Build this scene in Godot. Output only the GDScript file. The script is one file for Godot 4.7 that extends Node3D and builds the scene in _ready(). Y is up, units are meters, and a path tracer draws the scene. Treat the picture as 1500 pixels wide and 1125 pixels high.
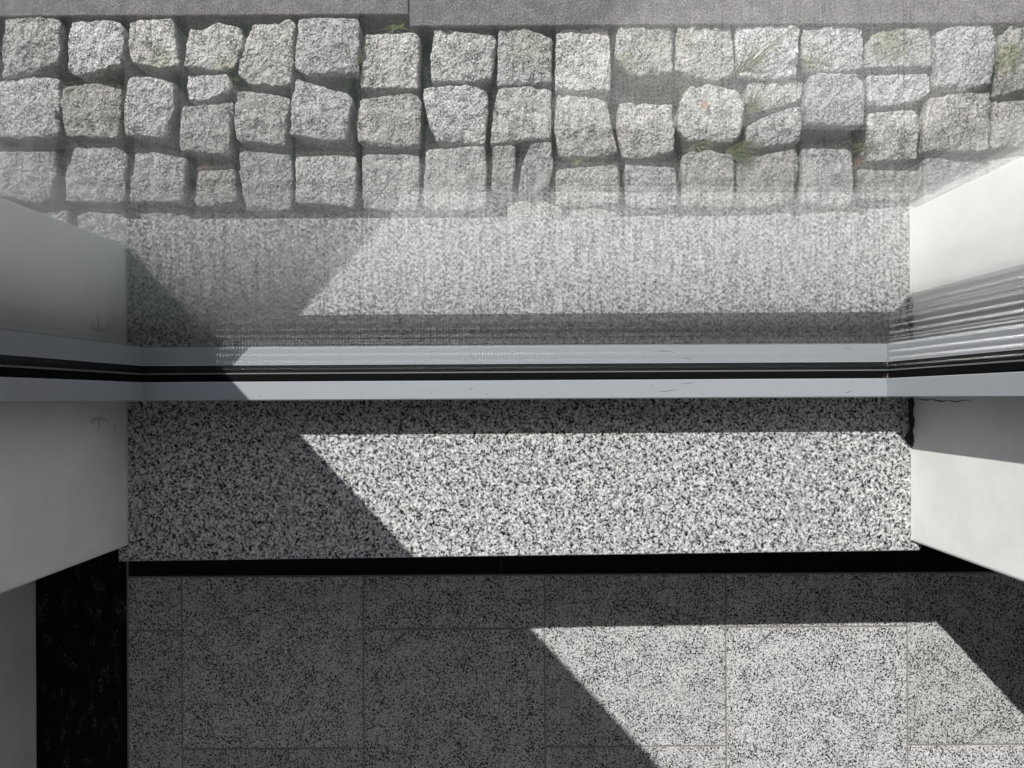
extends Node3D
# A look straight down past a grey window frame: granite sill and tiled floor inside, cobbles and granite slabs outside.
# Units are metres. x runs to the right of the photograph, z into the room, y up; the room's floor is y = 0.

const F := 1083.0            # focal length in photograph pixels
const EYE := 1.245           # height of the camera above the floor
const NADIR := Vector2(758.0, 581.0)
const ROLL := 0.0055
const SILL := 0.249
const X0 := -0.527           # left jamb
const X1 := 0.5306           # right jamb
const WALL_OUT := -0.208
const WALL_OUT_RIGHT := -0.250   # the wall right of the window stands a little further out
const WALL_IN := 0.199
const HEAD := 2.15

var rng := RandomNumberGenerator.new()
var M := {}

# ---------------------------------------------------------------- helpers
func P(px: float, py: float, h: float) -> Vector3:
	var d := (EYE - h) / F
	var u := (px - NADIR.x) * d
	var v := (py - NADIR.y) * d
	return Vector3(u * cos(ROLL) - v * sin(ROLL), h, u * sin(ROLL) + v * cos(ROLL))

func numbered(parent: Node, called: String) -> String:
	if not parent.has_node(NodePath(called)):
		return called
	var k := 1
	while parent.has_node(NodePath("%s_%03d" % [called, k])):
		k += 1
	return "%s_%03d" % [called, k]

func thing(called: String, label: String, category: String, at := Vector3.ZERO, group := "", kind := "") -> Node3D:
	var o := Node3D.new()
	o.name = numbered(self, called)
	add_child(o, true)
	o.position = at
	return tag(o, label, category, group, kind)

func tag(o: Node3D, label: String, category: String, group := "", kind := "") -> Node3D:
	o.set_meta("label", label)
	o.set_meta("category", category)
	if group != "":
		o.set_meta("group", group)
	if kind != "":
		o.set_meta("kind", kind)
	return o

func obj(called: String, mesh: Mesh, m: Material, parent: Node = self, at := Vector3.ZERO) -> MeshInstance3D:
	var o := MeshInstance3D.new()
	o.name = numbered(parent, called)
	o.mesh = mesh
	o.material_override = m
	parent.add_child(o, true)
	o.position = at
	return o

func tri(st: SurfaceTool, a: Vector3, b: Vector3, c: Vector3, out: Vector3) -> void:
	if (c - a).cross(b - a).dot(out) >= 0.0:
		st.add_vertex(a); st.add_vertex(b); st.add_vertex(c)
	else:
		st.add_vertex(a); st.add_vertex(c); st.add_vertex(b)

func quad(st: SurfaceTool, a: Vector3, b: Vector3, c: Vector3, d: Vector3, out: Vector3) -> void:
	tri(st, a, b, c, out)
	tri(st, a, c, d, out)

func box(lo: Vector3, hi: Vector3, bev := 0.0) -> ArrayMesh:
	return prism(PackedVector2Array([Vector2(lo.x, lo.z), Vector2(hi.x, lo.z), Vector2(hi.x, hi.z), Vector2(lo.x, hi.z)]), lo.y, hi.y, bev)

func shrink(pts: PackedVector2Array, by: float) -> PackedVector2Array:   # pts run so that their area is positive
	var out := PackedVector2Array()
	var n := pts.size()
	for i in n:
		var e0 := (pts[i] - pts[(i + n - 1) % n]).normalized()
		var e1 := (pts[(i + 1) % n] - pts[i]).normalized()
		var n0 := Vector2(-e0.y, e0.x)
		var n1 := Vector2(-e1.y, e1.x)
		var b := (n0 + n1).normalized()
		out.append(pts[i] + b * by / maxf(0.35, b.dot(n0)))
	return out

func positive(pts: PackedVector2Array) -> PackedVector2Array:
	var a := 0.0
	for i in pts.size():
		a += pts[i].cross(pts[(i + 1) % pts.size()])
	if a < 0.0:
		pts.reverse()
	return pts

func prism(outline: PackedVector2Array, y0: float, y1: float, bev := 0.0) -> ArrayMesh:
	var pts := positive(outline.duplicate())
	var st := SurfaceTool.new()
	st.begin(Mesh.PRIMITIVE_TRIANGLES)
	st.set_smooth_group(-1)
	var n := pts.size()
	var top := shrink(pts, bev) if bev > 0.0 else pts
	for i in n:
		var a := pts[i]
		var b := pts[(i + 1) % n]
		var e := (b - a).normalized()
		var out := Vector3(e.y, 0, -e.x)
		quad(st, Vector3(a.x, y0, a.y), Vector3(b.x, y0, b.y), Vector3(b.x, y1 - bev, b.y), Vector3(a.x, y1 - bev, a.y), out)
		if bev > 0.0:
			var ta := top[i]
			var tb := top[(i + 1) % n]
			quad(st, Vector3(a.x, y1 - bev, a.y), Vector3(b.x, y1 - bev, b.y), Vector3(tb.x, y1, tb.y), Vector3(ta.x, y1, ta.y), out + Vector3.UP)
	var ix := Geometry2D.triangulate_polygon(top)
	for k in range(0, ix.size(), 3):
		tri(st, Vector3(top[ix[k]].x, y1, top[ix[k]].y), Vector3(top[ix[k + 1]].x, y1, top[ix[k + 1]].y), Vector3(top[ix[k + 2]].x, y1, top[ix[k + 2]].y), Vector3.UP)
	ix = Geometry2D.triangulate_polygon(pts)
	for k in range(0, ix.size(), 3):
		tri(st, Vector3(pts[ix[k]].x, y0, pts[ix[k]].y), Vector3(pts[ix[k + 1]].x, y0, pts[ix[k + 1]].y), Vector3(pts[ix[k + 2]].x, y0, pts[ix[k + 2]].y), Vector3.DOWN)
	st.generate_normals()
	return st.commit()

# ---------------------------------------------------------------- textures
func noise(kind: int, freq: float, seed_: int, octaves := 1, gain := 0.5) -> FastNoiseLite:
	var f := FastNoiseLite.new()
	f.noise_type = kind as FastNoiseLite.NoiseType
	f.frequency = freq
	f.seed = seed_
	f.fractal_octaves = octaves
	f.fractal_gain = gain
	f.fractal_type = FastNoiseLite.FRACTAL_FBM if octaves > 1 else FastNoiseLite.FRACTAL_NONE
	return f

func grey_bytes(f: FastNoiseLite, size: int) -> PackedByteArray:
	var im := f.get_seamless_image(size, size, false, false, 0.1)
	im.convert(Image.FORMAT_L8)
	return im.get_data()

func ranks(d: PackedByteArray) -> PackedByteArray:   # 256 entries: share of the texels at or below a value
	var h := PackedInt32Array()
	h.resize(256)
	for v in d:
		h[v] += 1
	var out := PackedByteArray()
	out.resize(256)
	var run := 0
	for k in 256:
		run += h[k]
		out[k] = int(255.0 * (run - h[k] * 0.5) / d.size())
	return out

func mixed(size: int, parts: Array) -> PackedByteArray:   # weighted sum of noises, spread evenly over 0..255
	var n := size * size
	var acc := PackedFloat32Array()
	acc.resize(n)
	var total := 0.0
	for p in parts:
		var d := grey_bytes(p[0], size)
		var lut := ranks(d)
		var w: float = p[1]
		total += w
		var wl := PackedFloat32Array()
		for k in 256:
			wl.append(lut[k] * w)
		for i in n:
			acc[i] += wl[d[i]]
	var out := PackedByteArray()
	out.resize(n)
	for i in n:
		out[i] = int(acc[i] / total)
	var l2 := ranks(out)
	for i in n:
		out[i] = l2[out[i]]
	return out

func colour_texture(size: int, d: PackedByteArray, stops: Array) -> ImageTexture:   # stops: [share, sRGB colour]
	var g := Gradient.new()
	g.offsets = PackedFloat32Array(stops.map(func(s): return s[0]))
	g.colors = PackedColorArray(stops.map(func(s): return s[1]))
	var lut := []
	for k in 256:
		var c := g.sample(k / 255.0)
		lut.append([int(c.r * 255), int(c.g * 255), int(c.b * 255)])
	var out := PackedByteArray()
	out.resize(size * size * 3)
	var j := 0
	for v in d:
		var c: Array = lut[v]
		out[j] = c[0]; out[j + 1] = c[1]; out[j + 2] = c[2]
		j += 3
	var im := Image.create_from_data(size, size, false, Image.FORMAT_RGB8, out)
	return ImageTexture.create_from_image(im)

func grey_texture(size: int, d: PackedByteArray) -> ImageTexture:
	return ImageTexture.create_from_image(Image.create_from_data(size, size, false, Image.FORMAT_L8, d))

func g8(v: float, warm := 0.0) -> Color:
	return Color(v + warm, v, v - warm)

func stone_material(tex: Texture2D, metres: float, rough: float, offset := Vector3.ZERO, tint := Color.WHITE) -> StandardMaterial3D:
	var m := StandardMaterial3D.new()
	m.albedo_texture = tex
	m.albedo_color = tint
	m.roughness = rough
	m.uv1_triplanar = true
	m.uv1_world_triplanar = true
	m.uv1_triplanar_sharpness = 8.0
	m.uv1_scale = Vector3.ONE / metres
	m.uv1_offset = offset
	return m

func plain(c: Color, rough: float, metal := 0.0) -> StandardMaterial3D:
	var m := StandardMaterial3D.new()
	m.albedo_color = c
	m.roughness = rough
	m.metallic = metal
	return m

func make_materials() -> void:
	var S := FastNoiseLite.TYPE_SIMPLEX_SMOOTH
	var C := FastNoiseLite.TYPE_CELLULAR
	# window sill: coarse black and white granite
	var grains := noise(C, 0.19, 3)
	grains.cellular_return_type = FastNoiseLite.RETURN_CELL_VALUE
	grains.cellular_jitter = 1.0
	grains.domain_warp_enabled = true
	grains.domain_warp_amplitude = 4.0
	grains.domain_warp_frequency = 0.09
	var d := mixed(1536, [[noise(S, 0.08, 11, 5, 0.8), 1.0], [grains, 0.8], [noise(S, 0.03, 5, 3), 0.4]])
	var t := colour_texture(1536, d, [[0.0, g8(0.03)], [0.05, g8(0.12)], [0.13, g8(0.32)], [0.27, g8(0.49)], [0.50, g8(0.61)], [0.76, g8(0.70, 0.002)], [1.0, g8(0.85, 0.005)]])
	M.sill = stone_material(t, 0.69, 0.5)
	M.sill.metallic_specular = 0.2
	# floor tiles: a paler, finer granite with dark flecks
	grains.frequency = 0.24
	grains.seed = 8
	d = mixed(1024, [[noise(S, 0.15, 21, 3, 0.7), 1.0], [grains, 0.8], [noise(S, 0.012, 6, 3), 0.2]])
	t = colour_texture(1024, d, [[0.0, g8(0.05)], [0.08, g8(0.20)], [0.18, g8(0.46)], [0.32, g8(0.645)], [0.60, g8(0.745)], [0.9, g8(0.81)], [1.0, g8(0.90)]])
	for k in 4:
		M["tile%d" % k] = stone_material(t, 0.62, 0.4, Vector3(0.21 * k, 0.3 * k, 0.37 * k), Color(0.992 - 0.026 * k, 0.990 - 0.026 * k, 0.992 - 0.028 * k))
		M["tile%d" % k].metallic_specular = 0.2
	# cobbles: weathered split granite
	grains.frequency = 0.16
	grains.seed = 15
	d = mixed(1024, [[noise(S, 0.10, 31, 4, 0.75), 1.0], [grains, 0.6], [noise(S, 0.014, 7, 3), 0.4]])
	t = colour_texture(1024, d, [[0.0, g8(0.22, 0.004)], [0.09, g8(0.42, 0.004)], [0.22, g8(0.61, 0.006)], [0.55, g8(0.715, 0.007)], [0.85, g8(0.78, 0.006)], [1.0, g8(0.88, 0.005)]])
	var hd := mixed(1024, [[noise(S, 0.035, 41, 5, 0.6), 1.0], [noise(S, 0.16, 42, 2), 0.35]])
	var ht := grey_texture(1024, hd)
	for k in 4:
		var m := stone_material(t, 0.42, 0.9, Vector3(0.23 * k, 0.41 * k, 0.33 * k))
		m.vertex_color_use_as_albedo = true
		m.heightmap_enabled = true
		m.heightmap_texture = ht
		m.heightmap_scale = 0.3
		m.metallic_specular = 0.25
		M["cobble%d" % k] = m
	# flamed reddish-grey slabs
	d = mixed(512, [[noise(S, 0.24, 51, 2), 1.0], [noise(S, 0.02, 52, 2), 0.2]])
	t = colour_texture(512, d, [[0.0, Color(0.185, 0.173, 0.179)], [0.25, Color(0.305, 0.285, 0.292)], [0.7, Color(0.38, 0.358, 0.365)], [1.0, Color(0.53, 0.505, 0.51)]])
	M.slab = stone_material(t, 0.35, 0.75)
	M.slab.heightmap_enabled = true
	M.slab.heightmap_texture = ht
	M.slab.heightmap_scale = 0.08
	# black granite border with pale worn flecks
	var streak := noise(S, 0.012, 61, 4)
	var fleck := noise(S, 0.09, 62, 3)
	d = mixed(512, [[streak, 1.0], [fleck, 0.8]])
	t = colour_texture(512, d, [[0.0, g8(0.05)], [0.84, g8(0.075)], [0.93, g8(0.15, 0.004)], [0.98, g8(0.25, 0.006)], [1.0, g8(0.38, 0.008)]])
	M.black = stone_material(t, 0.35, 0.5)
	M.black.uv1_scale = Vector3(7.0, 2.8, 2.6)
	M.black.metallic_specular = 0.2
	M.black_clean = plain(g8(0.07), 0.35)
	M.black_clean.metallic_specular = 0.25
	# painted plaster: slightly uneven coat with faint dirt
	d = mixed(1024, [[noise(S, 0.006, 71, 4), 1.0], [noise(S, 0.05, 72, 2), 0.25]])
	t = colour_texture(1024, d, [[0.0, Color(0.855, 0.855, 0.845)], [0.5, Color(0.875, 0.877, 0.87)], [1.0, Color(0.89, 0.892, 0.888)]])
	M.plaster = stone_material(t, 1.1, 0.7)
	M.plaster.heightmap_enabled = true
	M.plaster.heightmap_texture = grey_texture(1024, mixed(1024, [[noise(S, 0.03, 73, 4), 1.0], [noise(S, 0.11, 74, 2), 0.4]]))
	M.plaster.heightmap_scale = 0.012
	M.render_coat = M.plaster.duplicate()
	M.unseen_facade = stone_material(M.slab.albedo_texture, 0.35, 0.7, Vector3.ZERO, g8(0.55))  # dark stone for wall faces out of view, darkens the cobble joints
	# soil between the stones
	d = mixed(512, [[noise(S, 0.05, 81, 4), 1.0]])
	t = colour_texture(512, d, [[0.0, Color(0.10, 0.09, 0.075)], [0.6, Color(0.19, 0.178, 0.155)], [1.0, Color(0.31, 0.29, 0.25)]])
	M.soil = stone_material(t, 0.2, 0.95)
	M.soil.vertex_color_use_as_albedo = true
	M.asphalt = stone_material(t, 1.5, 0.9, Vector3.ZERO, g8(0.95))
	M.grout = plain(Color(0.50, 0.485, 0.465), 0.9)
	M.frame = plain(Color(0.562, 0.575, 0.592), 0.45)
	M.frame.metallic_specular = 0.3
	M.cladding = plain(Color(0.24, 0.245, 0.25), 0.5)
	M.rubber = plain(Color(0.06, 0.06, 0.062), 0.8)
	M.rubber.metallic_specular = 0.12
	M.lip = plain(Color(0.42, 0.43, 0.43), 0.5)
	M.spacer = plain(Color(0.36, 0.37, 0.37), 0.5, 0.3)
	M.bright = plain(Color(0.70, 0.70, 0.70), 0.33, 1.0)
	M.sealant = plain(Color(0.74, 0.74, 0.72), 0.6)
	var gl := StandardMaterial3D.new()
	gl.transparency = BaseMaterial3D.TRANSPARENCY_ALPHA
	gl.albedo_color = Color(0.75, 0.85, 0.8, 0.02)
	gl.roughness = 0.0
	M.glass = gl
	M.crack = plain(Color(0.21, 0.195, 0.175), 0.95)
	M.dirt = plain(Color(0.55, 0.46, 0.38), 0.95)
	M.stain = plain(Color(0.755, 0.735, 0.70), 0.8)
	M.leaf = plain(Color(0.36, 0.24, 0.19), 0.8)
	M.pale_leaf = plain(Color(0.60, 0.48, 0.43), 0.8)
	for k in 4:
		var c: Color = [Color(0.27, 0.31, 0.13), Color(0.33, 0.37, 0.20), Color(0.52, 0.52, 0.36), Color(0.40, 0.28, 0.21)][k]
		var gm := plain(c, 0.7)
		gm.cull_mode = BaseMaterial3D.CULL_DISABLED
		gm.backlight_enabled = true
		gm.backlight = c * 0.25
		M["blade%d" % k] = gm

# ---------------------------------------------------------------- camera, light
func camera_and_light() -> void:
	var cam := Camera3D.new()
	cam.name = "camera"
	add_child(cam)
	var c := cos(ROLL)
	var s := sin(ROLL)
	cam.transform = Transform3D(Basis(Vector3(c, 0, s), Vector3(s, 0, -c), Vector3(0, 1, 0)), Vector3(0, EYE, 0))
	var n := 0.05
	cam.keep_aspect = Camera3D.KEEP_HEIGHT
	cam.set_frustum(n * 1125.0 / F, Vector2((750.0 - NADIR.x) / F * n, (NADIR.y - 562.5) / F * n), n, 400.0)
	cam.current = true

	var env := Environment.new()
	env.background_mode = Environment.BG_SKY
	var sky := Sky.new()
	var pm := ProceduralSkyMaterial.new()
	pm.sky_top_color = Color(0.655, 0.675, 0.715)
	pm.sky_horizon_color = Color(0.86, 0.86, 0.865)
	pm.sky_curve = 0.12
	pm.ground_bottom_color = Color(0.25, 0.25, 0.25)
	pm.ground_horizon_color = Color(0.58, 0.57, 0.56)
	pm.sun_angle_max = 1.0
	sky.sky_material = pm
	env.sky = sky
	env.background_energy_multiplier = 1.12
	env.tonemap_mode = Environment.TONE_MAPPER_LINEAR
	env.tonemap_exposure = 1.72
	env.sdfgi_enabled = true
	env.ssao_enabled = true
	env.ssil_enabled = true
	var we := WorldEnvironment.new()
	we.name = "world_environment"
	we.environment = env
	add_child(we)

	var sun := DirectionalLight3D.new()
	sun.name = "sun"
	sun.light_energy = 1.46
	sun.light_color = Color(1.0, 0.992, 0.978)
	sun.light_angular_distance = 0.5
	sun.shadow_enabled = true
	add_child(sun)
	sun.look_at_from_position(Vector3.ZERO, Vector3(0.645, -1.0, 0.70), Vector3.UP)

# ---------------------------------------------------------------- structure
func ground_and_street() -> void:
	var g := obj("ground", box(Vector3(-150, -0.4, -150), Vector3(150, -0.15, 150)), M.asphalt)
	tag(g, "bare ground stretching away round the house", "ground", "", "structure")
	var s := obj("street", box(Vector3(-60, -0.149, -9.0), Vector3(60, 0.075, -0.98)), M.asphalt)
	tag(s, "grey asphalt street beyond the granite slabs", "street", "", "structure")

func building() -> void:
	var b := thing("building", "white plastered house wall with a deep window recess", "building", Vector3.ZERO, "", "thing")
	var wall := obj("wall", pier(-1), M.plaster, b)
	wall.set_meta("label", "shaded white wall left of the window")
	obj("wall", pier(1), M.plaster, b).set_meta("label", "sunlit white wall right of the window")
	obj("wall", box(Vector3(X0, -0.148, -0.19), Vector3(X1, SILL - 0.031, 0.185)), M.plaster, b)
	obj("lintel", box(Vector3(-4.0, HEAD + 0.0005, WALL_OUT), Vector3(4.0, 3.0, WALL_IN)), M.plaster, b)
	obj("unseen_facade_cladding", box(Vector3(-4.0, -0.148, WALL_OUT - 0.022), Vector3(X0 - 0.07, 3.0, WALL_OUT - 0.0005), 0.001), M.unseen_facade, b)  # out of view, dark so that less light bounces into the cobble joints
	obj("unseen_facade_cladding", box(Vector3(X1 + 0.07, -0.148, WALL_OUT_RIGHT - 0.022), Vector3(4.0, HEAD, WALL_OUT_RIGHT - 0.0005), 0.001), M.unseen_facade, b)
	obj("unseen_facade_cladding", box(Vector3(X0 - 0.069, HEAD + 0.07, WALL_OUT - 0.022), Vector3(4.0, 3.0, WALL_OUT - 0.0005), 0.001), M.unseen_facade, b)
	var back := 2.9
	obj("side_wall", box(Vector3(-1.0, -0.148, WALL_IN + 0.001), Vector3(-0.816, 2.5, back)), M.plaster, b)
	obj("side_wall", box(Vector3(3.0, -0.148, WALL_IN + 0.001), Vector3(3.2, 2.5, back)), M.plaster, b)
	# far wall and door opening out of view, placed to brighten the shaded floor
	obj("unseen_back_wall", box(Vector3(-1.0, -0.148, back + 0.001), Vector3(-0.70, 2.5, back + 0.2)), M.plaster, b)
	obj("unseen_back_wall", box(Vector3(0.40, -0.148, back + 0.001), Vector3(3.2, 2.5, back + 0.2)), M.plaster, b)
	obj("unseen_back_wall", box(Vector3(-0.699, 2.15, back + 0.001), Vector3(0.399, 2.5, back + 0.2)), M.plaster, b)
	obj("unseen_threshold", box(Vector3(-0.699, -0.148, back + 0.001), Vector3(0.399, 0.01, back + 0.2)), M.plaster, b)
	obj("ceiling", box(Vector3(-1.0, 2.501, WALL_IN + 0.001), Vector3(3.2, 2.7, back + 0.2)), M.plaster, b)
	obj("sealant", box(Vector3(-0.8158, 0.0005, WALL_IN + 0.003), Vector3(-0.8128, 0.003, back - 0.002), 0.001), M.sealant, b)
	# the crack beside the frame, and drips of old dirt on the other side
	obj("crack", ribbon([Vector3(X1 - 0.0004, 0.262, 0.0056), Vector3(X1 - 0.0004, 0.285, 0.0075), Vector3(X1 - 0.0004, 0.300, 0.0066), Vector3(X1 - 0.0004, 0.318, 0.0090), Vector3(X1 - 0.0004, 0.334, 0.0076), Vector3(X1 - 0.0004, 0.352, 0.0094), Vector3(X1 - 0.0004, 0.366, 0.0070), Vector3(X1 - 0.0004, 0.382, 0.0086)], [0.0002, 0.0007, 0.0003, 0.0009, 0.0002, 0.0006, 0.0004, 0.0001], Vector3(0, 0, 1), Vector3(-1, 0, 0)), M.crack, b)
	var xs := X0 + 0.0004
	for drip in [
		[[Vector3(xs, 0.2965, 0.0290), Vector3(xs, 0.301, 0.0262), Vector3(xs, 0.306, 0.0252), Vector3(xs, 0.313, 0.0243), Vector3(xs, 0.319, 0.0249), Vector3(xs, 0.326, 0.0247), Vector3(xs, 0.331, 0.0268), Vector3(xs, 0.334, 0.0300)], [0.0004, 0.0010, 0.0016, 0.0022, 0.0019, 0.0012, 0.0014, 0.0003], Vector3(0, 0, 1)],
		[[Vector3(xs, 0.3135, 0.0255), Vector3(xs, 0.3150, 0.030), Vector3(xs, 0.3142, 0.035), Vector3(xs, 0.3160, 0.040), Vector3(xs, 0.3165, 0.0455)], [0.0034, 0.0022, 0.0012, 0.0012, 0.0002], Vector3(0, 1, 0)],
		[[Vector3(xs, 0.3245, 0.0255), Vector3(xs, 0.3262, 0.029), Vector3(xs, 0.3270, 0.033)], [0.0018, 0.0009, 0.0002], Vector3(0, 1, 0)],
		[[Vector3(xs, 0.2990, 0.0275), Vector3(xs, 0.2945, 0.032), Vector3(xs, 0.2900, 0.0345), Vector3(xs, 0.2855, 0.0385)], [0.0008, 0.0004, 0.0003, 0.0001], Vector3(0, 1, 0)],
		[[Vector3(xs, 0.2790, 0.032), Vector3(xs, 0.2775, 0.0365), Vector3(xs, 0.2790, 0.041), Vector3(xs, 0.2780, 0.0465)], [0.0003, 0.0014, 0.0011, 0.0003], Vector3(0, 1, 0)],
	]:
		obj("stain", ribbon(drip[0], drip[1], drip[2], Vector3(1, 0, 0)), M.stain, b)

func ribbon(pts: Array, half: Array, across: Vector3, out: Vector3) -> ArrayMesh:   # a thin raised streak of matter, 0.3 mm proud
	var st := SurfaceTool.new()
	st.begin(Mesh.PRIMITIVE_TRIANGLES)
	st.set_smooth_group(-1)
	for i in pts.size() - 1:
		var a: Vector3 = pts[i]
		var b: Vector3 = pts[i + 1]
		var wa: Vector3 = across * half[i]
		var wb: Vector3 = across * half[i + 1]
		quad(st, a - wa, a + wa, b + wb, b - wb, out)
		var back := out * -0.004
		quad(st, a + wa, b + wb, b + wb + back, a + wa + back, across)
		quad(st, a - wa, b - wb, b - wb + back, a - wa + back, -across)
	st.generate_normals()
	return st.commit()

func pier(side: int) -> ArrayMesh:   # the wall beside the opening, with softly rounded plaster corners
	var x := X0 if side < 0 else X1
	var far := 4.0 * side
	var out := WALL_OUT if side < 0 else WALL_OUT_RIGHT
	var r := 0.005
	var pts := PackedVector2Array([Vector2(far, out)])
	for k in 5:
		var a := PI / 2 * k / 4.0
		pts.append(Vector2(x + side * r * (1 - sin(a)), out + r * (1 - cos(a))))
	for k in 5:
		var a := PI / 2 * k / 4.0
		pts.append(Vector2(x + side * r * (1 - cos(a)), WALL_IN - r * (1 - sin(a))))
	pts.append(Vector2(far, WALL_IN))
	return prism(pts, -0.148, HEAD)

func floor_tiles() -> void:
	var f := thing("floor", "speckled grey granite tile floor with a black border", "floor", Vector3.ZERO, "", "structure")
	obj("grout", box(Vector3(-0.816, -0.10, WALL_IN), Vector3(3.4, -0.0010, 2.9)), M.grout, f)
	var pitch := 0.3055
	var gap := 0.0012
	var x_first := -0.5675
	var z_wall := 0.3005
	rng.seed = 5
	for col in range(-1, 8):
		var xa := x_first + col * pitch
		var xb := xa + pitch
		if col == -1:
			xa = -0.6585
		var odd := (col & 1) == 1            # courses of neighbouring columns are staggered by two thirds
		var cuts := [z_wall]
		var z := (0.3905 if odd else 0.5905)
		while z < 2.9:
			cuts.append(z)
			z += pitch
		for k in cuts.size() - 1:
			var m: Material = M["tile%d" % rng.randi_range(0, 3)]
			var o := obj("tile", box(Vector3(-(xb - xa) / 2 + gap, -0.008, -(cuts[k + 1] - cuts[k]) / 2 + gap), Vector3((xb - xa) / 2 - gap, 0.0, (cuts[k + 1] - cuts[k]) / 2 - gap), 0.0008), m, f)
			o.position = Vector3((xa + xb) / 2, rng.randf_range(-0.0003, 0.0003), (cuts[k] + cuts[k + 1]) / 2)
	# black border along the side wall and under the window
	var bx := [-0.657, -0.03, 0.64, 1.27, 1.9]
	for k in bx.size() - 1:
		obj("border_slab", box(Vector3(bx[k] + 0.0003, -0.008, WALL_IN + 0.002), Vector3(bx[k + 1] - 0.0003, 0.0004, z_wall - 0.0015), 0.0008), M.black_clean, f)
	var bz := [WALL_IN + 0.002, 1.02, 1.84]
	for k in bz.size() - 1:
		obj("border_slab", box(Vector3(-0.8155, -0.008, bz[k] + 0.001), Vector3(-0.6605, 0.0004, bz[k + 1] - 0.001), 0.0008), M.black, f)

func sill() -> void:
	var s := thing("window_sill", "thick speckled black and white granite sill under the window", "window sill", Vector3(0, SILL - 0.03, 0), "", "thing")
	var e := 0.0006
	var pts := PackedVector2Array([Vector2(X0 + e, -0.242), Vector2(X1 - e, -0.2415), Vector2(X1 - e, WALL_IN + 0.0012), Vector2(0.5432, WALL_IN + 0.0012), Vector2(0.5432, 0.2075), Vector2(0.5405, 0.2105), Vector2(-0.5385, 0.2192), Vector2(-0.5392, 0.2185), Vector2(-0.5392, WALL_IN + 0.0012), Vector2(X0 + e, WALL_IN + 0.0012)])
	obj("slab", prism(pts, 0.0, 0.03, 0.0012), M.sill, s)
	# thin beads of sealant where the slab meets the jambs
	rng.seed = 21
	for side in [-1, 1]:
		for span in [[-0.2, -0.09], [0.006, 0.196]]:
			if side > 0 and span[0] > 0.0:
				span = [0.072, 0.196]
			obj("sealant", bead(side, span[0], span[1]), M.sealant, s)
	obj("broken_mortar", mortar(), M.crack, s)

func bead(side: int, za: float, zb: float) -> ArrayMesh:
	var st := SurfaceTool.new()
	st.begin(Mesh.PRIMITIVE_TRIANGLES)
	var x := X0 if side < 0 else X1
	var n := 24
	var w := []
	for k in n + 1:
		w.append(0.0012 + 0.0010 * rng.randf())
	for k in n:
		var z0 := lerpf(za, zb, float(k) / n)
		var z1 := lerpf(za, zb, float(k + 1) / n)
		quad(st, Vector3(x, 0.031 + w[k], z0), Vector3(x - side * w[k], 0.0302, z0), Vector3(x - side * w[k + 1], 0.0302, z1), Vector3(x, 0.031 + w[k + 1], z1), Vector3(-side, 1, 0))
	st.generate_normals()
	return st.commit()

func mortar() -> ArrayMesh:   # crumbling dark mortar at the foot of the right jamb, beside the frame
	var st := SurfaceTool.new()
	st.begin(Mesh.PRIMITIVE_TRIANGLES)
	rng.seed = 77
	var n := 22
	var rows := []
	for k in n + 1:
		var t := float(k) / n
		var w := 0.0022 + 0.0022 * rng.randf()
		if t > 0.68:
			w += 0.0055 * sin((t - 0.68) / 0.32 * PI)
		if k == n:
			w = 0.0003
		var z := lerpf(0.002, 0.069, t)
		var h := 0.0015 + 0.003 * rng.randf()
		rows.append([Vector3(X1 - 0.0003, 0.030 + h * 2.2, z), Vector3(X1 - w * 0.55, 0.030 + h, z + 0.0006 * rng.randf()), Vector3(X1 - w, 0.0301, z)])
	for k in n:
		for j in 2:
			quad(st, rows[k][j], rows[k][j + 1], rows[k + 1][j + 1], rows[k + 1][j], Vector3(-1, 1, 0))
	st.generate_normals()
	return st.commit()

# ---------------------------------------------------------------- the window
const FX0 := -0.4696 - 0.068
const FX1 := 0.4644 + 0.068
const FY0 := SILL
const FY1 := HEAD + 0.01

func around(side: String, a: float, z: float, end: int) -> Vector3:   # a: distance in from the frame's outer edge; the ends are mitred
	var g := a + 0.00015
	match side:
		"bottom": return Vector3(FX0 + g if end == 0 else FX1 - g, FY0 + a, z)
		"top": return Vector3(FX0 + g if end == 0 else FX1 - g, FY1 - a, z)
		"left": return Vector3(FX0 + a, FY0 + g if end == 0 else FY1 - g, z)
	return Vector3(FX1 - a, FY0 + g if end == 0 else FY1 - g, z)

func member(side: String, profile: Array) -> ArrayMesh:
	var pts := positive(PackedVector2Array(profile))
	var st := SurfaceTool.new()
	st.begin(Mesh.PRIMITIVE_TRIANGLES)
	st.set_smooth_group(-1)
	var inward := {"bottom": Vector3.UP, "top": Vector3.DOWN, "left": Vector3.RIGHT, "right": Vector3.LEFT}[side] as Vector3
	var along := Vector3.RIGHT if side in ["bottom", "top"] else Vector3.UP
	var n := pts.size()
	for i in n:
		var p := pts[i]
		var q := pts[(i + 1) % n]
		var e := (q - p).normalized()
		quad(st, around(side, p.x, p.y, 0), around(side, q.x, q.y, 0), around(side, q.x, q.y, 1), around(side, p.x, p.y, 1), inward * e.y + Vector3(0, 0, 1) * -e.x)
	var ix := Geometry2D.triangulate_polygon(pts)
	for end in 2:
		for k in range(0, ix.size(), 3):
			tri(st, around(side, pts[ix[k]].x, pts[ix[k]].y, end), around(side, pts[ix[k + 1]].x, pts[ix[k + 1]].y, end), around(side, pts[ix[k + 2]].x, pts[ix[k + 2]].y, end), along * (1 if end else -1))
	st.generate_normals()
	return st.commit()

func rect(a0: float, a1: float, z0: float, z1: float) -> Array:
	return [Vector2(a0, z0), Vector2(a1, z0), Vector2(a1, z1), Vector2(a0, z1)]

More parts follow.
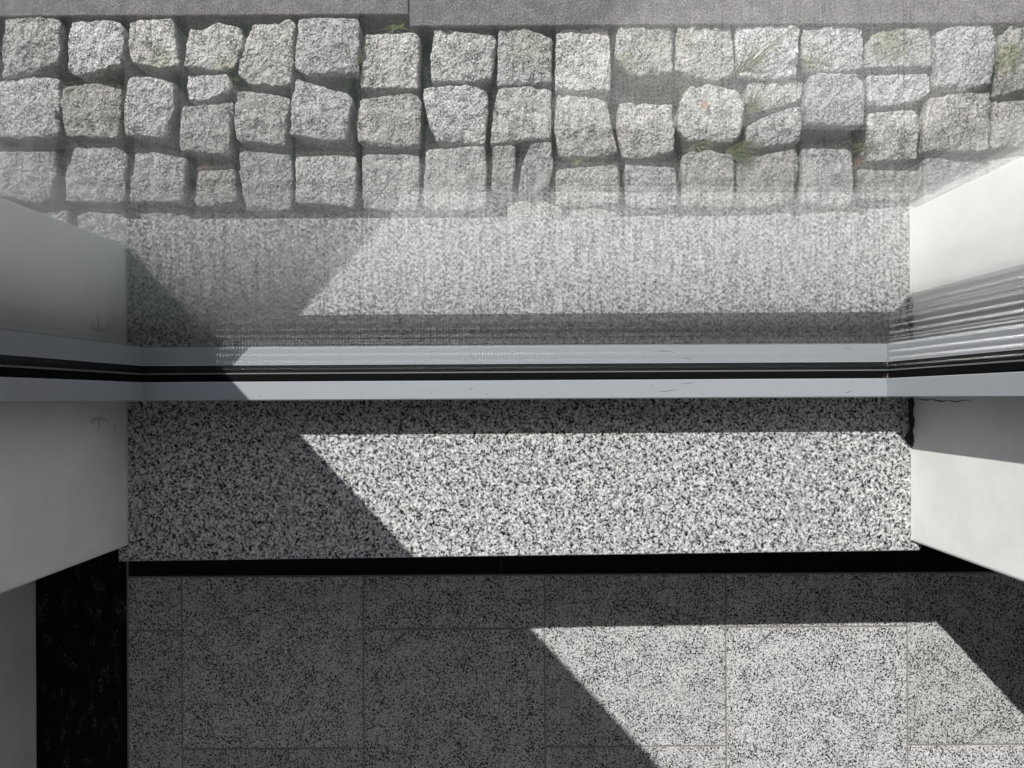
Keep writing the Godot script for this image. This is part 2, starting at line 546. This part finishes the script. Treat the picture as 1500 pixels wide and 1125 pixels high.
func glint_dots(side: String) -> ArrayMesh:   # two rows of raised bright dots along a spacer bar, shaped to glint
	var st := SurfaceTool.new()
	st.begin(Mesh.PRIMITIVE_TRIANGLES)
	st.set_smooth_group(0)
	var p0 := around(side, 0.0600, -0.0395, 0)
	var p1 := around(side, 0.0600, -0.0395, 1)
	var along := (p1 - p0).normalized()
	var inward := {"bottom": Vector3.UP, "top": Vector3.DOWN, "left": Vector3.RIGHT, "right": Vector3.LEFT}[side] as Vector3
	var n := int(p0.distance_to(p1) / 0.004)
	var lean := Vector2(-1.3, 0.35) if side == "right" else Vector2(0.125, 0.28)   # each dot is tilted to throw a sun glint at the camera
	var lift := absf(lean.x) * 0.0008 + absf(lean.y) * 0.0013
	for k in n:
		for z in [-0.0368, -0.0464]:
			var c := p0 + along * (k + 0.5) * 0.004
			c.z = z
			var rings := [[1.0, 0.0], [0.66, 0.00007], [0.33, 0.00011], [0.0, 0.00013]]
			for r in 3:
				for i in 6:
					var q := []
					for g in [[r, i], [r, i + 1], [r + 1, i + 1], [r + 1, i]]:
						var t: float = g[1] * TAU / 6.0
						var dx: float = cos(t) * 0.0008 * rings[g[0]][0]
						var dz: float = sin(t) * 0.0013 * rings[g[0]][0]
						q.append(c + along * dx + Vector3(0, 0, dz) + inward * (rings[g[0]][1] + lift + lean.x * dx + lean.y * dz))
					quad(st, q[0], q[1], q[2], q[3], inward)
	st.index()
	st.generate_normals()
	return st.commit()

func specks(y: float) -> ArrayMesh:   # grains of dirt lying along the sunlit rail
	var st := SurfaceTool.new()
	st.begin(Mesh.PRIMITIVE_TRIANGLES)
	for k in 40:
		grain(st, Vector3(rng.randf_range(-0.40, 0.46), y, rng.randf_range(-0.0185, 0.001)), rng.randf_range(0.0003, 0.0008))
	st.generate_normals()
	return st.commit()

func specks_at(at: Vector3, n: int, reach: float) -> ArrayMesh:
	var st := SurfaceTool.new()
	st.begin(Mesh.PRIMITIVE_TRIANGLES)
	for k in n:
		var r := reach * rng.randf() * rng.randf()
		var a := rng.randf() * TAU
		grain(st, at + Vector3(minf(cos(a) * r - 0.001, 0.001), 0.0, sin(a) * r * 1.4), rng.randf_range(0.0004, 0.0010))
	st.generate_normals()
	return st.commit()

func grain(st: SurfaceTool, c: Vector3, r: float) -> void:
	for i in 4:
		var a := i * PI / 2 + c.x * 900.0
		var p := c + Vector3(cos(a), 0, sin(a)) * r
		var q := c + Vector3(cos(a + PI / 2), 0, sin(a + PI / 2)) * r * 0.8
		tri(st, p, q, c + Vector3.UP * r * 0.7, (p + q) * 0.5 - c + Vector3.UP * 0.0001)

func window() -> void:
	var w := thing("window", "grey framed double glazed window seen from above", "window", Vector3.ZERO, "", "thing")
	var frame := [Vector2(0, 0.0034), Vector2(0.0665, 0.0034), Vector2(0.068, 0.0019), Vector2(0.068, -0.0196), Vector2(0.067, -0.0206), Vector2(0.044, -0.0206), Vector2(0.044, -0.0655), Vector2(0, -0.0655)]
	for side in ["bottom", "right", "top", "left"]:
		obj("frame_rail" if side in ["bottom", "top"] else "frame_stile", member(side, frame), M.frame, w)
	for side in ["bottom", "right", "top", "left"]:
		obj("outer_cladding", member(side, [Vector2(0, -0.0658), Vector2(0.066, -0.0658), Vector2(0.067, -0.067), Vector2(0.064, -0.086), Vector2(0.060, -0.088), Vector2(0, -0.088)]), M.cladding, w)
	for side in ["bottom", "right", "top", "left"]:
		obj("gasket", member(side, [Vector2(0.046, -0.0209), Vector2(0.0660, -0.0209), Vector2(0.0672, -0.0222), Vector2(0.0672, -0.0288), Vector2(0.0655, -0.0300), Vector2(0.046, -0.0300)]), M.rubber, w)
	for side in ["bottom", "right", "top", "left"]:
		obj("gasket_lip", member(side, rect(0.047, 0.0674, -0.0301, -0.0307)), M.lip, w)
	for side in ["bottom", "right", "top", "left"]:
		obj("gasket", member(side, [Vector2(0.046, -0.0555), Vector2(0.0668, -0.0555), Vector2(0.0668, -0.0650), Vector2(0.046, -0.0650)]), M.rubber, w)
	for side in ["bottom", "right", "top", "left"]:
		var s := obj("spacer_bar", member(side, rect(0.050, 0.0600, -0.0352, -0.0505)), M.spacer, w)
		obj("perforation_glints", glint_dots(side), M.bright, s).set_meta("kind", "stuff")
	rng.seed = 12
	var top := FY0 + 0.0681
	for scratch in [[0.172, -0.0066, 0.030], [0.206, -0.0158, 0.016], [0.41, -0.004, 0.010], [-0.06, -0.011, 0.005]]:
		var pts := []
		var half := []
		for k in 6:
			var t := k / 5.0
			pts.append(Vector3(scratch[0] + scratch[2] * t, top, scratch[1] + 0.0012 * sin(t * 4.0) - 0.0006 * t))
			half.append(0.0003 * sin(PI * clampf(t, 0.05, 0.95)))
		obj("scratch", ribbon(pts, half, Vector3(0, 0, 1), Vector3.UP), M.crack, w)
	obj("dust_specks", specks(top), M.crack, w).set_meta("kind", "stuff")
	obj("corner_dirt", specks_at(Vector3(0.4655, FY0 + 0.068, -0.022), 26, 0.006), M.dirt, w).set_meta("kind", "stuff")
	for z in [-0.0309, -0.0509]:
		obj("pane", box(Vector3(FX0 + 0.048, FY0 + 0.048, z - 0.004), Vector3(FX1 - 0.048, FY1 - 0.048, z)), M.glass, w)

# ---------------------------------------------------------------- cobbles
func cobble_outlines() -> Array:   # top faces, in pixels of the photograph
	return [
		[[5,26],[52,23],[89,28],[87,92],[55,104],[3,114],[1,70]],
		[[102,29],[173,29],[183,43],[178,95],[140,104],[115,112],[99,103],[97,60]],
		[[190,33],[205,28],[252,26],[258,60],[264,97],[235,100],[192,90],[187,67]],
		[[276,42],[292,43],[320,32],[353,40],[356,60],[343,101],[318,104],[269,97],[272,70]],
		[[370,34],[397,35],[425,28],[433,36],[427,124],[365,124],[346,107],[357,65]],
		[[437,29],[460,25],[520,25],[528,35],[524,107],[490,106],[450,110],[431,97],[434,60]],
		[[535,50],[560,49],[610,48],[616,57],[612,130],[567,130],[527,126],[528,87]],
		[[635,42],[660,43],[723,50],[728,57],[720,115],[687,120],[632,122],[630,93]],
		[[730,43],[767,38],[810,58],[808,120],[772,123],[728,125]],
		[[815,43],[853,40],[888,37],[895,57],[895,132],[863,134],[813,132]],
		[[907,37],[945,30],[980,28],[988,33],[987,107],[923,110],[902,83],[903,50]],
		[[992,34],[1030,31],[1070,30],[1075,60],[1077,108],[1050,120],[1000,110],[990,103]],
		[[1078,36],[1140,27],[1172,38],[1170,70],[1167,113],[1120,116],[1085,112],[1080,90]],
		[[1177,40],[1243,36],[1265,42],[1265,100],[1230,105],[1182,105],[1175,70]],
		[[1283,47],[1353,38],[1363,50],[1367,93],[1363,98],[1270,97],[1270,65]],
		[[1372,47],[1400,37],[1457,38],[1460,93],[1453,123],[1413,132],[1372,126]],
		[[1465,50],[1479,38],[1545,40],[1545,120],[1500,130],[1464,137],[1463,95]],
		[[-8,118],[40,111],[84,112],[87,140],[86,200],[17,204],[-10,198]],
		[[92,127],[137,121],[177,128],[175,160],[170,203],[97,200],[90,157]],
		[[190,113],[217,111],[257,121],[255,157],[240,201],[180,196],[182,150]],
		[[275,111],[333,108],[343,130],[307,146],[277,148],[273,125]],
		[[267,155],[341,149],[339,187],[335,225],[263,221],[262,187]],
		[[347,132],[370,133],[425,143],[420,180],[416,213],[347,206],[341,173]],
		[[434,114],[470,126],[505,134],[518,145],[505,205],[470,205],[424,196],[427,150]],
		[[527,145],[575,138],[607,135],[617,147],[615,213],[567,216],[523,208],[523,180]],
		[[621,128],[687,123],[713,133],[715,160],[710,211],[640,206],[628,182],[620,145]],
		[[730,128],[767,125],[808,132],[807,202],[760,206],[718,211],[722,167]],
		[[815,138],[863,142],[890,148],[897,187],[906,222],[880,229],[820,230],[812,187]],
		[[907,150],[985,153],[988,190],[988,222],[947,231],[912,232],[904,187]],
		[[1007,127],[1037,119],[1080,133],[1090,150],[1085,200],[1073,208],[1010,207],[995,190],[996,150]],
		[[1095,122],[1153,114],[1178,120],[1174,146],[1135,159],[1103,165],[1093,150]],
		[[1097,182],[1130,166],[1173,154],[1176,170],[1173,207],[1140,213],[1093,217]],
		[[1188,110],[1205,105],[1260,108],[1268,120],[1268,147],[1267,182],[1230,185],[1185,180],[1181,150]],
		[[1272,110],[1360,107],[1365,133],[1350,145],[1307,155],[1274,152]],
		[[1274,163],[1343,160],[1348,190],[1342,233],[1300,236],[1271,238]],
		[[1363,143],[1400,138],[1450,135],[1453,160],[1451,220],[1400,222],[1353,221],[1355,180]],
		[[1457,147],[1545,147],[1550,210],[1500,215],[1455,217],[1456,180]],
		[[-8,222],[78,220],[80,240],[76,292],[50,298],[-10,285]],
		[[108,216],[173,216],[185,227],[180,296],[95,296],[98,255]],
		[[197,223],[233,223],[275,232],[267,297],[188,295],[192,255]],
		[[290,250],[345,248],[347,295],[310,302],[288,303],[283,295]],
		[[350,221],[425,225],[429,262],[426,308],[362,310],[352,270]],
		[[431,228],[490,226],[521,230],[523,265],[521,305],[470,300],[432,297]],
		[[530,226],[613,225],[616,245],[612,307],[577,311],[531,305]],
		[[624,218],[710,213],[713,260],[710,306],[640,310],[619,305],[621,260]],
		[[722,214],[755,212],[755,240],[750,280],[735,284],[720,280]],
		[[778,209],[808,206],[811,245],[803,278],[780,285],[759,280],[764,245]],
		[[814,247],[903,241],[908,255],[906,298],[860,302],[815,300]],
		[[916,240],[990,245],[993,300],[950,305],[918,302]],
		[[1000,225],[1035,219],[1075,227],[1077,275],[1074,303],[1000,303]],
		[[1081,232],[1165,218],[1170,245],[1160,295],[1120,303],[1081,303]],
		[[1177,217],[1248,218],[1252,270],[1249,300],[1210,302],[1175,297]],
		[[1257,248],[1353,249],[1353,270],[1340,291],[1300,293],[1262,291]],
		[[1358,230],[1440,238],[1448,260],[1440,305],[1400,306],[1353,300]],
		[[1452,233],[1545,225],[1545,300],[1455,300]],
		[[18,316],[100,308],[103,350],[98,392],[22,394]],
		[[113,314],[130,310],[168,312],[195,324],[193,388],[112,392]],
		[[207,314],[240,311],[275,314],[281,352],[278,392],[210,394]],
		[[292,322],[350,319],[356,360],[352,402],[294,400]],
		[[366,328],[448,326],[452,362],[448,406],[368,404]],
		[[458,322],[520,324],[524,366],[520,402],[462,400]],
		[[533,328],[612,330],[616,366],[612,408],[536,404]],
		[[626,330],[712,326],[716,366],[710,404],[628,406]],
		[[743,298],[765,294],[800,295],[824,306],[826,340],[820,378],[745,380]],
		[[834,308],[870,305],[902,310],[908,350],[902,388],[836,390]],
		[[914,318],[985,314],[990,352],[986,392],[918,394]],
		[[1000,318],[1074,316],[1078,352],[1070,396],[1004,394]],
		[[1086,315],[1160,312],[1166,352],[1160,390],[1090,392]],
		[[1174,314],[1230,308],[1262,312],[1266,350],[1260,390],[1178,390]],
		[[1272,306],[1340,302],[1348,342],[1342,384],[1276,386]],
		[[1358,314],[1444,316],[1448,352],[1442,392],[1360,394]],
		[[1456,312],[1545,310],[1545,390],[1460,392]],
	]

func around_stone(poly: Array, h: float, count: int) -> PackedVector2Array:   # the outline with cut corners, walked in equal steps
	var p := PackedVector2Array()
	for q in poly:
		var w := P(q[0], q[1], h)
		p.append(Vector2(w.x, w.z))
	for pass_ in 2:
		var r := PackedVector2Array()
		for i in p.size():
			var a := p[i]
			var b := p[(i + 1) % p.size()]
			var cut := minf(0.2, 0.0022 / maxf(a.distance_to(b), 0.001))
			r.append(a.lerp(b, cut))
			r.append(a.lerp(b, 1.0 - cut))
		p = r
	var total := 0.0
	for i in p.size():
		total += p[i].distance_to(p[(i + 1) % p.size()])
	var out := PackedVector2Array()
	var step := total / count
	var left := 0.0
	for i in p.size():
		var a := p[i]
		var b := p[(i + 1) % p.size()]
		var l := a.distance_to(b)
		var s := left
		while s < l and out.size() < count:
			out.append(a.lerp(b, s / l))
			s += step
		left = s - l
	return positive(out)

func cobble(poly: Array, h: float, k: int, rough: FastNoiseLite, chips: FastNoiseLite, moss: Array) -> Array:
	var n := 88
	var ring := around_stone(poly, h, n)
	n = ring.size()
	var c := Vector2.ZERO
	for p in ring:
		c += p / n
	var rings := [[0.12, 0.0], [0.28, 0.0], [0.44, 0.0], [0.58, 0.0], [0.71, 0.0], [0.80, 0.0], [0.87, 0.0], [0.92, 0.0], [0.955, -0.0004], [0.985, -0.0016], [1.0, -0.0045], [1.0, -0.010], [0.985, -0.020], [0.965, -0.034], [0.94, -0.052], [0.91, -0.078]]
	var tilt := Vector2(rng.randf_range(-0.05, 0.05), rng.randf_range(-0.05, 0.05))
	var tone := rng.randf_range(0.74, 1.0)
	var warm := rng.randf_range(-0.012, 0.032)
	var base := Color(tone * (1 + warm), tone, tone * (1 - warm * 1.6))
	var v := PackedVector3Array()
	var col := PackedColorArray()
	var org := Vector3(c.x, h, c.y)
	var all := [[c, 0.0, 0.0]]
	for r in rings:
		for i in n:
			all.append([c + (ring[i] - c) * r[0], r[1], r[0]])
	for a in all:
		var q: Vector2 = a[0]
		var drop: float = a[1]
		var s: float = a[2]
		var at := Vector3(q.x, h + drop, q.y) * 1000.0 + Vector3(0, k * 137.0, 0)
		var bump := rough.get_noise_3dv(at) * 0.0046 + rough.get_noise_3dv(at * 2.9) * 0.0022
		var y := drop + (1.0 - s * s) * 0.0010 + tilt.dot(q - c) + bump * clampf(1.0 + drop * 12.0, 0.25, 1.0)
		var pull := 1.0 + chips.get_noise_3dv(at) * 0.040 * s + rough.get_noise_3dv(at * 1.7) * 0.036 * s + rough.get_noise_3dv(at * 5.0) * 0.014 * s
		var bite := chips.get_noise_2d(q.x * 700.0 + k * 53.0, q.y * 700.0)
		if s > 0.75 and s < 1.01 and bite > 0.42:
			y -= (bite - 0.42) * 0.028 * (s - 0.75) * 4.0
		var w := c + (q - c) * pull
		v.append(Vector3(w.x, h + y, w.y) - org)
		var tint := base
		for m in moss:
			var mp := P(m[0], m[1], h)
			var dist: float = Vector2(mp.x, mp.z).distance_to(w) / (m[2] * (EYE - h) / F)
			var amount: float = clampf((1.0 - dist) * 2.2 + chips.get_noise_3dv(at * 2.3) * 1.1, 0.0, 1.0) * float(m[3])
			tint = tint.lerp(Color(0.50, 0.52, 0.24) * tone, amount)
		tint.a = 1.0
		col.append(tint)
	var st := SurfaceTool.new()
	st.begin(Mesh.PRIMITIVE_TRIANGLES)
	for i in v.size():
		st.set_color(col[i])
		st.set_smooth_group(0)
		st.add_vertex(v[i])
	for i in n:
		var j := (i + 1) % n
		st.add_index(0); st.add_index(1 + i); st.add_index(1 + j)
		for r in rings.size() - 1:
			var a := 1 + r * n + i
			var b := 1 + r * n + j
			st.add_index(a); st.add_index(a + n); st.add_index(b + n)
			st.add_index(a); st.add_index(b + n); st.add_index(b)
	st.generate_normals()
	return [st.commit(), org]

func cobbles() -> void:
	var pave := thing("cobble_paving", "rows of rough grey granite cobbles with wide dark joints", "paving", Vector3.ZERO, "", "structure")
	# the bed of soil the stones stand in
	var st := SurfaceTool.new()
	st.begin(Mesh.PRIMITIVE_TRIANGLES)
	var f := noise(FastNoiseLite.TYPE_SIMPLEX_SMOOTH, 0.022, 91, 3)
	var nx := 200
	var nz := 52
	var grid := func(i: int, j: int) -> Vector3:
		var x := lerpf(-1.35, 1.35, float(i) / nx)
		var z := lerpf(-0.66, WALL_OUT + 0.002, float(j) / nz)
		return Vector3(x, 0.022 + f.get_noise_2d(x * 1000.0, z * 1000.0) * 0.012, z)
	for j in nz + 1:
		for i in nx + 1:
			var p: Vector3 = grid.call(i, j)
			var g := clampf((f.get_noise_2d(p.x * 420.0 + 900.0, p.z * 420.0) - 0.12) * 3.0, 0.0, 0.7)
			st.set_color(Color(1, 1, 1).lerp(Color(0.55, 0.75, 0.25), g))
			st.set_smooth_group(0)
			st.add_vertex(p)
	for j in nz:
		for i in nx:
			var a := j * (nx + 1) + i
			st.add_index(a); st.add_index(a + 1); st.add_index(a + nx + 2)
			st.add_index(a); st.add_index(a + nx + 2); st.add_index(a + nx + 1)
	st.generate_normals()
	obj("soil_bed", st.commit(), M.soil, pave)
	obj("soil_base", box(Vector3(-1.35, -0.149, -0.66), Vector3(1.35, 0.012, WALL_OUT + 0.002)), M.soil, pave)
	var rough := noise(FastNoiseLite.TYPE_SIMPLEX_SMOOTH, 0.055, 101, 3)
	var chips := noise(FastNoiseLite.TYPE_SIMPLEX_SMOOTH, 0.045, 102, 2)
	var mosses := {1: [[160, 116, 22, 0.6]], 2: [[235, 92, 26, 0.35]], 3: [[330, 98, 22, 0.4]], 10: [[915, 95, 24, 0.5], [950, 60, 40, 0.2]], 8: [[770, 70, 34, 0.25]], 11: [[1000, 60, 18, 0.35]], 14: [[1305, 62, 30, 0.6]], 16: [[1475, 85, 26, 0.6]], 13: [[1185, 92, 14, 0.6]], 18: [[100, 125, 16, 0.3]]}
	var low := {10: 0.0, 32: 0.012, 23: 0.006, 5: 0.008, 1: 0.006, 15: 0.006, 40: -0.014, 20: -0.004, 52: -0.012, 30: -0.006, 45: -0.004, 46: -0.004}
	var outlines := cobble_outlines()
	for side in [-1, 1]:            # the paving goes on a little past both edges of the picture
		for row in 4:
			for q in 2:
				var x: float = (-108.0 - 96.0 * q if side < 0 else 1556.0 + 96.0 * q) + row * 7.0
				var y := 30.0 + row * 93.0
				outlines.append([[x + 3, y + 4], [x + 45, y], [x + 84, y + 3], [x + 86, y + 46], [x + 82, y + 82], [x + 6, y + 84], [x, y + 40]])
	rng.seed = 33
	for k in outlines.size():
		var h: float = 0.085 + rng.randf_range(-0.004, 0.004) + float(low.get(k, 0.0))
		var made := cobble(outlines[k], h, k, rough, chips, mosses.get(k, []))
		obj("cobblestone", made[0], M["cobble%d" % rng.randi_range(0, 3)], pave, made[1])

func slabs() -> void:
	var k := thing("granite_edging", "smooth reddish grey granite slabs edging the cobbles", "kerb", Vector3.ZERO, "", "structure")
	var top := 0.0905
	var a := P(0, 24, top)
	var b := P(599, 24, top)
	var c := P(1500, 33, top)
	obj("edging_slab", box(Vector3(-1.5, -0.148, -0.975), Vector3(b.x - 0.001, top, a.z), 0.0015), M.slab, k)
	obj("edging_slab", box(Vector3(b.x + 0.001, -0.148, -0.975), Vector3(1.5, top + 0.001, c.z + 0.001), 0.0015), M.slab, k)

# ---------------------------------------------------------------- small plants and leaves
func blades(count: int, length: float, spread: float, thin: float, lean: Vector2, rise: float) -> ArrayMesh:
	var n := int(count * 1.5)
	var width := thin * 1.5
	var st := SurfaceTool.new()
	st.begin(Mesh.PRIMITIVE_TRIANGLES)
	for k in n:
		var a := rng.randf() * TAU
		var dir := (Vector2(cos(a), sin(a)) * spread + lean).normalized()
		var l := length * 1.3 * rng.randf_range(0.5, 1.0)
		var up := rise * rng.randf_range(0.6, 1.2)
		var side := Vector3(-dir.y, 0, dir.x)
		var base := Vector3(rng.randf_range(-0.007, 0.007), 0, rng.randf_range(-0.006, 0.006))
		var last := base
		var lw := width * 0.5
		for s in 5:
			var t := (s + 1) / 5.0
			var p := base + Vector3(dir.x, 0, dir.y) * l * t * (0.5 + 0.5 * t) + Vector3.UP * up * l * (t - 0.62 * t * t) * 1.8
			var wv := width * 0.5 * (1.0 - t * 0.94)
			quad(st, last - side * lw, last + side * lw, p + side * wv, p - side * wv, Vector3.UP)
			last = p
			lw = wv
	st.generate_normals()
	return st.commit()

func plant(label: String, px: float, py: float, h: float, n: int, length: float, spread: float, width: float, lean: Vector2, rise: float, kind: int, category := "grass tuft", called := "grass_tuft") -> Node3D:
	var o := obj(called, blades(n, length, spread, width, lean, rise), M["blade%d" % kind], self, P(px, py, h))
	return tag(o, label, category, "weeds growing between the cobbles")

func fallen_leaf(label: String, px: float, py: float, h: float, size: float, turn: float, m: Material) -> void:
	var st := SurfaceTool.new()
	st.begin(Mesh.PRIMITIVE_TRIANGLES)
	var n := 7
	var rows := []
	for k in n + 1:
		var t := float(k) / n
		var w := size * 0.34 * sin(PI * pow(t, 0.8)) * (1.0 + 0.18 * sin(t * 23.0))
		var y := 0.003 + 0.004 * sin(t * 4.0)
		rows.append([Vector3(t * size, y + w * 0.45, -w), Vector3(t * size, y, 0), Vector3(t * size, y + w * 0.6, w)])
	for k in n:
		for j in 2:
			quad(st, rows[k][j], rows[k][j + 1], rows[k + 1][j + 1], rows[k + 1][j], Vector3.UP)
	st.generate_normals()
	var o := obj("dry_leaf", st.commit(), m, self, P(px, py, h))
	o.rotation.y = turn
	tag(o, label, "leaf")

func plants() -> void:
	rng.seed = 64
	plant("upright green grass tuft in the joint left of centre", 514, 128, 0.05, 26, 0.055, 0.5, 0.0022, Vector2(0.1, -0.9), 0.9, 0)
	plant("starry little weed at the foot of the slab joint", 583, 39, 0.072, 22, 0.020, 1.0, 0.0012, Vector2.ZERO, 0.5, 1, "weed", "starry_weed")
	plant("single thin grass blade on the fifth cobble of the far row", 433, 78, 0.085, 3, 0.035, 0.15, 0.0012, Vector2(-0.7, -0.8), 0.5, 0)
	plant("long arching grass leaning over the far cobbles on the right", 1085, 108, 0.08, 9, 0.085, 0.42, 0.0018, Vector2(0.7, -0.85), 0.6, 1)
	plant("thick green seeding tuft in the near joint on the right", 1068, 226, 0.078, 90, 0.036, 0.55, 0.0012, Vector2(0.95, 0.12), 0.45, 0)
	plant("wispy pale dry grass beside the thick green tuft", 1020, 213, 0.07, 34, 0.026, 0.9, 0.0008, Vector2(0.25, 0.2), 0.6, 2)
	plant("faint grass between the two broken cobble halves", 1097, 160, 0.075, 16, 0.036, 0.6, 0.0014, Vector2(0.7, -0.5), 0.7, 1)
	plant("short grass in front of the mossy cobble on the right", 1200, 96, 0.08, 12, 0.020, 0.8, 0.0014, Vector2(0.1, -0.4), 0.7, 1)
	plant("tiny pale weed spreading before the cobble under the centre", 845, 238, 0.08, 16, 0.014, 1.0, 0.0008, Vector2.ZERO, 0.4, 2, "weed", "pale_weed")
	plant("reddish weed sprouting in the gap of the near left row", 302, 246, 0.06, 12, 0.014, 0.9, 0.0012, Vector2(0, 0.3), 0.7, 3, "weed", "red_weed")
	plant("few green blades over the red leaf joint", 1253, 218, 0.075, 8, 0.024, 0.4, 0.0016, Vector2(0.9, -0.25), 0.6, 0)
	plant("small green sprigs below the mossy left cobble", 342, 112, 0.068, 18, 0.016, 0.9, 0.0014, Vector2.ZERO, 0.7, 0)
	plant("moss sprigs in the corner beside the dark left joint", 181, 124, 0.06, 20, 0.012, 0.9, 0.0014, Vector2.ZERO, 0.8, 0, "moss", "moss_sprig")
	plant("low grass at the left edge of the rounded reddish cobble", 1003, 136, 0.075, 10, 0.018, 0.6, 0.0014, Vector2(0.3, 0.2), 0.6, 1)
	var st := SurfaceTool.new()
	st.begin(Mesh.PRIMITIVE_TRIANGLES)
	for patch in [[952, 130, 46, 20, 900], [995, 140, 10, 20, 160], [1088, 175, 10, 26, 160], [140, 116, 40, 8, 260], [1225, 105, 40, 6, 160], [898, 90, 6, 30, 120], [520, 110, 5, 26, 120], [1440, 132, 40, 6, 140]]:
		for k in int(patch[4]):
			var c := P(patch[0] + patch[2] * rng.randf_range(-1.0, 1.0), patch[1] + patch[3] * rng.randf_range(-1.0, 1.0), 0.026)
			var a := rng.randf() * TAU
			var tip := c + Vector3(cos(a) * 0.006, rng.randf_range(0.010, 0.024), sin(a) * 0.006)
			var w := Vector3(-sin(a), 0, cos(a)) * 0.0005
			tri(st, c - w, c + w, tip, Vector3.UP)
	st.generate_normals()
	tag(obj("grass", st.commit(), M.blade0), "short fine grass filling the deeper joints between the cobbles", "grass", "", "stuff")
	fallen_leaf("red brown dry leaf stuck upright in a dark joint", 1251, 246, 0.062, 0.022, 1.3, M.leaf)
	fallen_leaf("pale reddish leaf lying on a rounded cobble", 1026, 161, 0.089, 0.016, 0.8, M.pale_leaf)

func _ready() -> void:
	rng.seed = 1
	camera_and_light()
	make_materials()
	ground_and_street()
	building()
	floor_tiles()
	cobbles()
	slabs()
	sill()
	window()
	plants()
